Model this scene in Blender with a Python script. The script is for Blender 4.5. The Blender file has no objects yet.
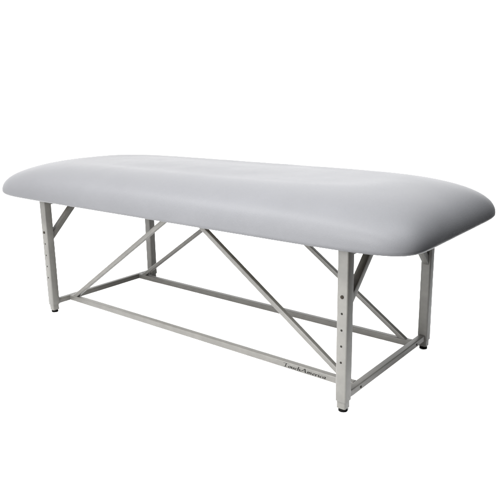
import bpy, bmesh, math, random
from mathutils import Vector, Matrix, noise

random.seed(4)
S = bpy.context.scene
COL = S.collection

# ------------------------------------------------------------------ camera
YAW, PITCH, ROLL = -0.680203, -0.231218, -0.016136
fw = Vector((math.sin(YAW) * math.cos(PITCH), math.cos(YAW) * math.cos(PITCH), math.sin(PITCH)))
rt = Vector((math.cos(YAW), -math.sin(YAW), 0))
up = rt.cross(fw)
r2 = rt * math.cos(ROLL) + up * math.sin(ROLL)
u2 = -rt * math.sin(ROLL) + up * math.cos(ROLL)
cd = bpy.data.cameras.new('camera')
cam = bpy.data.objects.new('camera', cd)
COL.objects.link(cam)
M = Matrix.Identity(4)
for i in range(3):
    M[i][0], M[i][1], M[i][2] = r2[i], u2[i], -fw[i]
M.translation = Vector((1.630159, -1.846835, 0.964426))
cam.matrix_world = M
cd.sensor_width = 36
cd.lens = 36 * 625.485 / 500
cd.shift_x = 3.3457 / 500
cd.shift_y = -11.9806 / 500
cd.clip_end = 200
S.camera = cam

# ------------------------------------------------------------------ light
S.view_settings.view_transform = 'Standard'
S.view_settings.look = 'None'
S.view_settings.exposure = 0
S.view_settings.gamma = 1
WORLD, KEY, STRIP, TOP = 4.4, 400, 440, 215

w = bpy.data.worlds.new('World')
S.world = w
w.use_nodes = True
nt = w.node_tree
bg = nt.nodes['Background']
tc = nt.nodes.new('ShaderNodeTexCoord')
sp = nt.nodes.new('ShaderNodeSeparateXYZ')
mr = nt.nodes.new('ShaderNodeMapRange')      # white studio surround, open and dark past the right end
mr.interpolation_type = 'SMOOTHSTEP'
mr.inputs['From Min'].default_value = -0.14
mr.inputs['From Max'].default_value = 0.16
mr.inputs['To Min'].default_value = WORLD
mr.inputs['To Max'].default_value = 0.02
nt.links.new(tc.outputs['Generated'], sp.inputs[0])
nt.links.new(sp.outputs['X'], mr.inputs['Value'])
nt.links.new(mr.outputs[0], bg.inputs['Strength'])
bg.inputs['Color'].default_value = (1, 1, 1, 1)


def area(name, loc, target, size, power, col=(1, 1, 1)):
    l = bpy.data.lights.new(name, 'AREA')
    l.shape = 'RECTANGLE'
    l.size, l.size_y = size
    l.energy = power
    l.color = col
    o = bpy.data.objects.new(name, l)
    COL.objects.link(o)
    o.location = loc
    o.rotation_euler = (Vector(target) - Vector(loc)).to_track_quat('-Z', 'Y').to_euler()
    return o


area('key_softbox', (0.45, -3.0, 1.3), (0.1, 0, 0.3), (1.2, 0.8), KEY)
area('ridge_fill', (0.0, -1.5, 2.3), (0.15, -0.2, 0.6), (3.4, 0.45), STRIP)  # added lamp, draws the highlight along the pad's front ridge
area('pad_end_fill', (1.3, -0.2, 2.4), (0.7, 0.0, 0.5), (2.2, 1.2), TOP, (0.97, 0.985, 1.0))  # added fill above the right side, lightens the pad's rolled end


# ------------------------------------------------------------------ materials
def mat(name, base, rough, var=0.0, vscale=20, bump=0.0, bscale=400, spec=0.5, stretch=None):
    m = bpy.data.materials.new(name)
    m.use_nodes = True
    n = m.node_tree.nodes
    L = m.node_tree.links
    b = n['Principled BSDF']
    b.inputs['Base Color'].default_value = (*base, 1)
    b.inputs['Roughness'].default_value = rough
    b.inputs['Specular IOR Level'].default_value = spec
    t = n.new('ShaderNodeTexCoord')
    if var:
        mp = n.new('ShaderNodeMapping')
        if stretch:
            mp.inputs['Scale'].default_value = stretch
        L.new(t.outputs['Object'], mp.inputs[0])
        no = n.new('ShaderNodeTexNoise')
        no.inputs['Scale'].default_value = vscale
        no.inputs['Detail'].default_value = 5
        no.inputs['Roughness'].default_value = 0.65
        L.new(mp.outputs[0], no.inputs['Vector'])
        r = n.new('ShaderNodeMapRange')
        r.inputs['From Min'].default_value = 0.3
        r.inputs['From Max'].default_value = 0.7
        r.inputs['To Min'].default_value = 1 - var
        r.inputs['To Max'].default_value = 1 + var
        L.new(no.outputs['Fac'], r.inputs['Value'])
        vm = n.new('ShaderNodeVectorMath')
        vm.operation = 'SCALE'
        vm.inputs[0].default_value = base
        L.new(r.outputs[0], vm.inputs['Scale'])
        L.new(vm.outputs[0], b.inputs['Base Color'])
        rr = n.new('ShaderNodeMapRange')
        rr.inputs['To Min'].default_value = rough - 0.06
        rr.inputs['To Max'].default_value = rough + 0.06
        L.new(no.outputs['Fac'], rr.inputs['Value'])
        L.new(rr.outputs[0], b.inputs['Roughness'])
    if bump:
        nb = n.new('ShaderNodeTexNoise')
        nb.inputs['Scale'].default_value = bscale
        nb.inputs['Detail'].default_value = 3
        L.new(t.outputs['Object'], nb.inputs['Vector'])
        bp = n.new('ShaderNodeBump')
        bp.inputs['Strength'].default_value = bump
        bp.inputs['Distance'].default_value = 0.001
        L.new(nb.outputs['Fac'], bp.inputs['Height'])
        L.new(bp.outputs[0], b.inputs['Normal'])
    return m


VINYL = mat('white_vinyl', (0.0322, 0.0325, 0.0342), 0.43, 0.035, 5, 0.4, 420, 0.034)
PAINT = mat('grey_powder_coat', (0.0292, 0.0283, 0.0258), 0.5, 0.14, 26, 0.3, 700, 0.2)
STEEL = mat('inner_steel', (0.029, 0.028, 0.0253), 0.45, 0.08, 40, 0.15, 600, 0.2)
RUBBER = mat('black_rubber', (0.0012, 0.0012, 0.0011), 0.7, 0.1, 90, spec=0.02)
BOLT = mat('dark_bolt', (0.0065, 0.0056, 0.0045), 0.7, 0.1, 90, spec=0.02)
HOLE = mat('hole_shade', (0.0050, 0.0048, 0.0042), 0.7, 0.1, 90, spec=0.02)  # dark colour painted in for the shade inside the holes
INK = mat('black_print', (0.0012, 0.0012, 0.0011), 0.7, 0.1, 90, spec=0.02)
WOOD = mat('plywood', (0.10, 0.075, 0.045), 0.7, 0.2, 8, 0.3, 200, 0.3, (1, 12, 12))
WHITE = mat('white_studio_floor', (0.86, 0.86, 0.86), 0.7, 0.01, 3, 0, 1, 0.2)


# ------------------------------------------------------------------ helpers
def link(name, bm, m, parent=None, smooth=True):
    bmesh.ops.recalc_face_normals(bm, faces=bm.faces)
    me = bpy.data.meshes.new(name)
    bm.to_mesh(me)
    bm.free()
    me.materials.append(m)
    if smooth:
        for p in me.polygons:
            p.use_smooth = True
        me.set_sharp_from_angle(angle=math.radians(50))
    o = bpy.data.objects.new(name, me)
    COL.objects.link(o)
    if parent:
        o.parent = parent
    return o


def bar(p0, p1, side, a, b, r=0.004, bm=None, cuts=None):
    """rounded square tube from p0 to p1; a = width along `side`, b = width across it.
    cuts = optional plane normals the two ends are mitred to"""
    bm = bm or bmesh.new()
    p0, p1 = Vector(p0), Vector(p1)
    d = (p1 - p0).normalized()
    s = Vector(side)
    s = (s - d * s.dot(d)).normalized()
    t = d.cross(s)
    prof = []
    for cx, cy, a0 in ((1, 1, 0), (-1, 1, 90), (-1, -1, 180), (1, -1, 270)):
        for k in range(5):
            an = math.radians(a0 + 22.5 * k)
            prof.append((cx * (a / 2 - r) + r * math.cos(an), cy * (b / 2 - r) + r * math.sin(an)))
    rings = []
    for e, (p, sg) in enumerate(((p0, -1), (p1, 1))):
        ring = []
        for x, y in prof:
            v = p + s * x + t * y
            if cuts and cuts[e] is not None:
                n = Vector(cuts[e])
                v = v - d * ((v - p).dot(n) / d.dot(n))
            ring.append(bm.verts.new(v))
        rings.append(ring)
    n = len(prof)
    for i in range(n):
        bm.faces.new((rings[0][i], rings[0][(i + 1) % n], rings[1][(i + 1) % n], rings[1][i]))
    bm.faces.new(rings[0][::-1])
    bm.faces.new(rings[1])
    return bm


def disc(c, axis, rad, dep, n=20, bm=None, dome=0.0):
    """short cylinder standing on c along axis, optionally domed"""
    bm = bm or bmesh.new()
    c, ax = Vector(c), Vector(axis).normalized()
    s = ax.orthogonal().normalized()
    t = ax.cross(s)
    prof = [(rad, 0), (rad, dep * 0.75), (rad * 0.88, dep)]
    if dome:
        prof += [(rad * 0.5, dep + dome * 0.75)]
    rings = [[bm.verts.new(c + ax * h + (s * math.cos(2 * math.pi * k / n) + t * math.sin(2 * math.pi * k / n)) * q)
              for k in range(n)] for q, h in prof]
    for A, B in zip(rings, rings[1:]):
        for k in range(n):
            bm.faces.new((A[k], A[(k + 1) % n], B[(k + 1) % n], B[k]))
    bm.faces.new(rings[0][::-1])
    bm.faces.new(rings[-1])
    return bm


# ------------------------------------------------------------------ setting
bm = bmesh.new()
# white studio floor, ends just past the right end of the table
vs = [bm.verts.new(v) for v in ((-9, -3.2, 0), (1.2, -3.2, 0), (1.2, 7, 0), (-9, 7, 0))]
bm.faces.new(vs)
fl = link('floor', bm, WHITE, None, False)
fl['kind'] = 'structure'

# ------------------------------------------------------------------ table
T = bpy.data.objects.new('massage_table', None)
COL.objects.link(T)
T['label'] = 'stationary massage table with thick pale grey vinyl pad on grey square-tube truss frame'
T['category'] = 'massage table'

# ---- padded top
PA, PB, N1, N2, NTX, NTY = 1.0008, 0.3952, 10.4978, 10.222, 5.0, 2.3116
RX, RY, ZB, TH, CR, RB, QE, QS = 0.2684, 0.1993, 0.5312, 0.1437, 0.006, 0.014, 2.1242, 2.7
OX, OY = -0.0138, -0.0094


def sup(a, b, th, f=0.0):
    # rounded-rectangle outline; f blends from the square-cornered base (0) to the bowed top plane (1)
    c, s = math.cos(th), math.sin(th)
    e1 = 2 * (1 / N1 + (1 / NTX - 1 / N1) * f)
    e2 = 2 * (1 / N2 + (1 / NTY - 1 / N2) * f)
    return (a * math.copysign(abs(c) ** e1, c), b * math.copysign(abs(s) ** e2, s))


NP = 320
dense = [2 * math.pi * k / 24000 for k in range(24001)]
pts = [sup(PA, PB, t) for t in dense]
acc = [0]
for k in range(1, len(pts)):
    acc.append(acc[-1] + math.hypot(pts[k][0] - pts[k - 1][0], pts[k][1] - pts[k - 1][1]))
ths = []
j = 0
for k in range(NP):
    want = acc[-1] * k / NP
    while acc[j + 1] < want:
        j += 1
    ths.append(dense[j] + (dense[j + 1] - dense[j]) * (want - acc[j]) / max(1e-9, acc[j + 1] - acc[j]))

levels = [(0.10, 0.10, -0.004)]
for k in range(0, 7):
    an = math.pi / 2 * (1 - k / 6)
    u, v = 1 - math.cos(an), -math.sin(an)
    levels.append((RB * u, RB * u, RB + RB * v))
for k in range(1, 41):
    an = math.pi / 2 * (k / 40) ** 1.5
    u = 1 - max(0.0, math.cos(an))
    levels.append((RX * u, RY * u, 0, u, math.sin(an)))
bm = bmesh.new()
rings = []


def wob(p):
    q = p * 3.2
    # faint pulled-vinyl folds low on the sides
    low = max(0.0, 1 - abs(p.z - ZB - 0.05) / 0.06)
    fold = noise.noise(Vector((p.x * 14 + p.z * 9, p.y * 14 - p.z * 6, p.z * 5))) * 0.0008 * low
    return (fold + noise.noise(q) * 0.0007 + noise.noise(p * 9.0 + Vector((3, 1, 7))) * 0.0007)


def addring(a, b, z0, f=0.0, sn=None):
    ring = []
    for t in ths:
        x, y = sup(a, b, t, f)
        z = z0
        if sn is not None:   # long sides roll over more tightly than the soft ends
            z = RB + (TH - RB) * sn ** (2 / (QE + (QS - QE) * math.sin(t) ** 2))
        p = Vector((x + OX, y + OY, ZB + z))
        nrm = Vector((x / PA ** 2 * 0.6, y / PB ** 2 * 0.3, max(0.0, z - 0.03) * 6)).normalized()
        if z > 0.01:
            p += nrm * wob(p)
        ring.append(bm.verts.new(p))
    rings.append(ring)


for lv in levels:
    addring(PA - lv[0], PB - lv[1], lv[2], *lv[3:])
for k in range(1, 24):
    s = 1 - k / 24
    addring((PA - RX) * s, (PB - RY) * s, TH + CR * (1 - s * s) ** 2, 1.0)
for A, B in zip(rings, rings[1:]):
    for k in range(NP):
        bm.faces.new((A[k], A[(k + 1) % NP], B[(k + 1) % NP], B[k]))
bm.faces.new(rings[-1])
bm.faces.new(rings[0][::-1])
pad = link('padded_top', bm, VINYL, T)
pad['label'] = 'thick pale grey vinyl padded top with rounded edges'

# ---- plywood deck under the pad
bm = bmesh.new()
bmesh.ops.create_cube(bm, size=1, matrix=Matrix.Translation((OX, OY, 0.5275)) @ Matrix.Diagonal((1.82, 0.62, 0.019, 1)))
bmesh.ops.bevel(bm, geom=bm.edges[:], offset=0.003, segments=2, affect='EDGES')
link('plywood_deck', bm, WOOD, T)

# ---- frame
LX, LY, INS, ZR = 0.75, 0.3004, 0.09, 0.0474
LEG, RAIL, DIA = 0.037, 0.0235, 0.019
TY = LY - INS                                # the two truss planes
ZTOP = 0.5175
HOLES = (0.372, 0.320, 0.268, 0.217, 0.165)


def make_leg():
    bm = bar((0, 0, 0.036), (0, 0, ZTOP), (1, 0, 0), LEG, LEG, 0.005)
    leg = link('leg', bm, PAINT)
    bm = bar((0, 0, 0.012), (0, 0, 0.0365), (1, 0, 0), 0.031, 0.031, 0.005)
    inner = link('inner_leg', bm, STEEL, leg)
    bm = bmesh.new()
    disc((0, 0, 0.0), (0, 0, 1), 0.0145, 0.0125, 24, bm)
    foot = link('rubber_foot', bm, RUBBER, leg)
    for k, z in enumerate(HOLES):
        bm = bmesh.new()
        if k == 0:
            disc((0, -LEG / 2, z), (0, -1, 0), 0.0056, 0.0022, 16, bm, 0.0012)
            link('bolt', bm, BOLT, leg)
        else:
            # solid dark disc, the shade inside the hole put into its colour
            disc((0, -LEG / 2 + 0.0004, z), (0, -1, 0), 0.0036, 0.0008, 16, bm)
            link('adjustment_hole', bm, HOLE, leg)
    return leg


proto = make_leg()
first = True
for sx, sy in ((1, -1), (-1, -1), (1, 1), (-1, 1)):
    if first:
        lg = proto
        first = False
    else:
        lg = proto.copy()
        COL.objects.link(lg)
        for ch in list(proto.children):
            c = ch.copy()
            COL.objects.link(c)
            c.parent = lg
    lg.parent = T
    lg.location = (sx * LX, sy * LY, 0)
    if sy > 0:
        lg.rotation_euler = (0, 0, math.pi)

Y1 = LY - LEG / 2
for sx in (1, -1):
    # low end rail between the two legs, with its two bolts on the outer face
    r = link('end_rail', bar((sx * LX, -Y1, ZR), (sx * LX, Y1, ZR), (0, 0, 1), RAIL, RAIL, 0.003), PAINT, T)
    for y in (-TY, TY):
        bm = disc((sx * (LX + RAIL / 2 - 0.0004), y, ZR - 0.001), (sx, 0, 0), 0.0042, 0.0016, 14)
        link('bolt', bm, BOLT, r)
    link('top_end_rail', bar((sx * LX, -Y1, ZTOP - 0.013), (sx * LX, Y1, ZTOP - 0.013), (0, 0, 1), 0.024, 0.024, 0.003), PAINT, T)
    for sy in (1, -1):
        # short 45 degree corner brace from leg to top rail
        link('corner_brace', bar((sx * LX, sy * Y1, 0.352), (sx * LX, sy * (Y1 - 0.148), 0.500), (1, 0, 0), 0.0245, 0.0255, 0.003,
                                 cuts=((0, 1, 0), (0, 0, 1))), PAINT, T)
X1 = LX - RAIL / 2
front_rail = None
for sy in (-1, 1):
    r = link('long_rail', bar((-X1, sy * TY, ZR), (X1, sy * TY, ZR), (0, 0, 1), RAIL, RAIL, 0.003), PAINT, T)
    if sy < 0:
        front_rail = r
    link('top_long_rail', bar((-X1, sy * TY, ZTOP - 0.013), (X1, sy * TY, ZTOP - 0.013), (0, 0, 1), 0.024, 0.024, 0.003), PAINT, T)
    for sx in (-1, 1):
        z0, z1 = ZR + RAIL / 2, ZTOP - 0.0255
        xa = 0.724
        f = lambda z: xa * (1 - (z - ZR) / (0.5505 - ZR))
        link('diagonal_brace', bar((sx * f(z0), sy * TY, z0), (sx * f(z1), sy * TY, z1), (0, 1, 0), DIA, DIA, 0.004,
                                   cuts=((0, 0, 1), (0, 0, 1))), PAINT, T)

# ---- printed script on the front rail: "TouchAmerica", drawn with a broad nib
CAPS = {
    'T': (0.95, [[(0.02, .86), (.08, .98), (.3, .95), (.7, 1.0), (.98, 1.06)], [(.52, .96), (.47, .5), (.42, .08), (.3, .0)], [(.22, .0), (.6, .0)]]),
    'A': (1.08, [[(-.1, .1), (.0, .0), (.12, .08), (.4, .6), (.64, 1.03)], [(.64, 1.03), (.74, .5), (.84, .02)], [(.72, .0), (1.0, .0)], [(.22, .36), (.8, .36)]]),
    'o': (0.52, [[(.25, .0), (.08, .1), (.06, .3), (.16, .5), (.3, .54), (.43, .42), (.44, .22), (.36, .05), (.25, .0)]]),
    'u': (0.60, [[(.02, .5), (.13, .52), (.1, .2), (.14, .03), (.26, .01), (.4, .14)], [(.46, .53), (.42, .2), (.42, .02), (.55, .04)]]),
    'c': (0.48, [[(.42, .44), (.3, .54), (.14, .46), (.06, .25), (.12, .05), (.26, .0), (.41, .1)]]),
    'h': (0.60, [[(.06, 1.02), (.17, 1.04), (.12, .5), (.08, .0)], [(.1, .3), (.24, .5), (.38, .52), (.42, .36), (.4, .03), (.53, .04)], [(.0, .0), (.18, .0)]]),
    'm': (0.90, [[(.02, .5), (.14, .53), (.1, .0)], [(.12, .3), (.24, .5), (.36, .5), (.38, .3), (.36, .0)], [(.4, .3), (.52, .5), (.66, .51), (.68, .3), (.67, .03), (.8, .05)]]),
    'e': (0.48, [[(.08, .27), (.3, .3), (.42, .36), (.36, .52), (.22, .53), (.08, .36), (.07, .15), (.18, .0), (.32, .01), (.43, .12)]]),
    'r': (0.46, [[(.02, .5), (.14, .53), (.1, .0)], [(.12, .3), (.24, .5), (.38, .52), (.41, .44)], [(.02, .0), (.2, .0)]]),
    'i': (0.30, [[(.02, .5), (.14, .53), (.1, .1), (.14, .01), (.25, .05)], [(.13, .74), (.17, .80)]]),
    'a': (0.56, [[(.42, .5), (.24, .54), (.09, .38), (.06, .15), (.16, .01), (.28, .06), (.42, .3)], [(.45, .54), (.41, .2), (.42, .02), (.54, .05)]]),
}
word = 'TouchAmerica'
total = sum(CAPS[c][0] for c in word)
LEFT, WIDTH, HGT = 0.468, 0.172, 0.0148
kx = WIDTH / total
yb = -TY - RAIL / 2
bm = bmesh.new()
nib = Vector((math.cos(math.radians(25)), math.sin(math.radians(25)))) * 0.085
pen = 0
lay = 0
for ch in word:
    wdt, strokes = CAPS[ch]
    for st in strokes:
        for (x0, y0), (x1, y1) in zip(st, st[1:]):
            lay += 1
            y = yb - 0.0003 - 0.000002 * lay
            quad = []
            for (px, py, s) in ((x0, y0, -1), (x0, y0, 1), (x1, y1, 1), (x1, y1, -1)):
                gx = px + nib.x * s + 0.12 * (py - 0.3)
                gy = py + nib.y * s
                quad.append(Vector((LEFT + (pen + gx) * kx, y, ZR - 0.0062 + gy * HGT * 0.9)))
            lo = [bm.verts.new(q) for q in quad]
            bm.faces.new(lo)
    pen += wdt
lt = link('lettering', bm, INK, front_rail, False)
lt['label'] = 'black script lettering printed on the front rail'
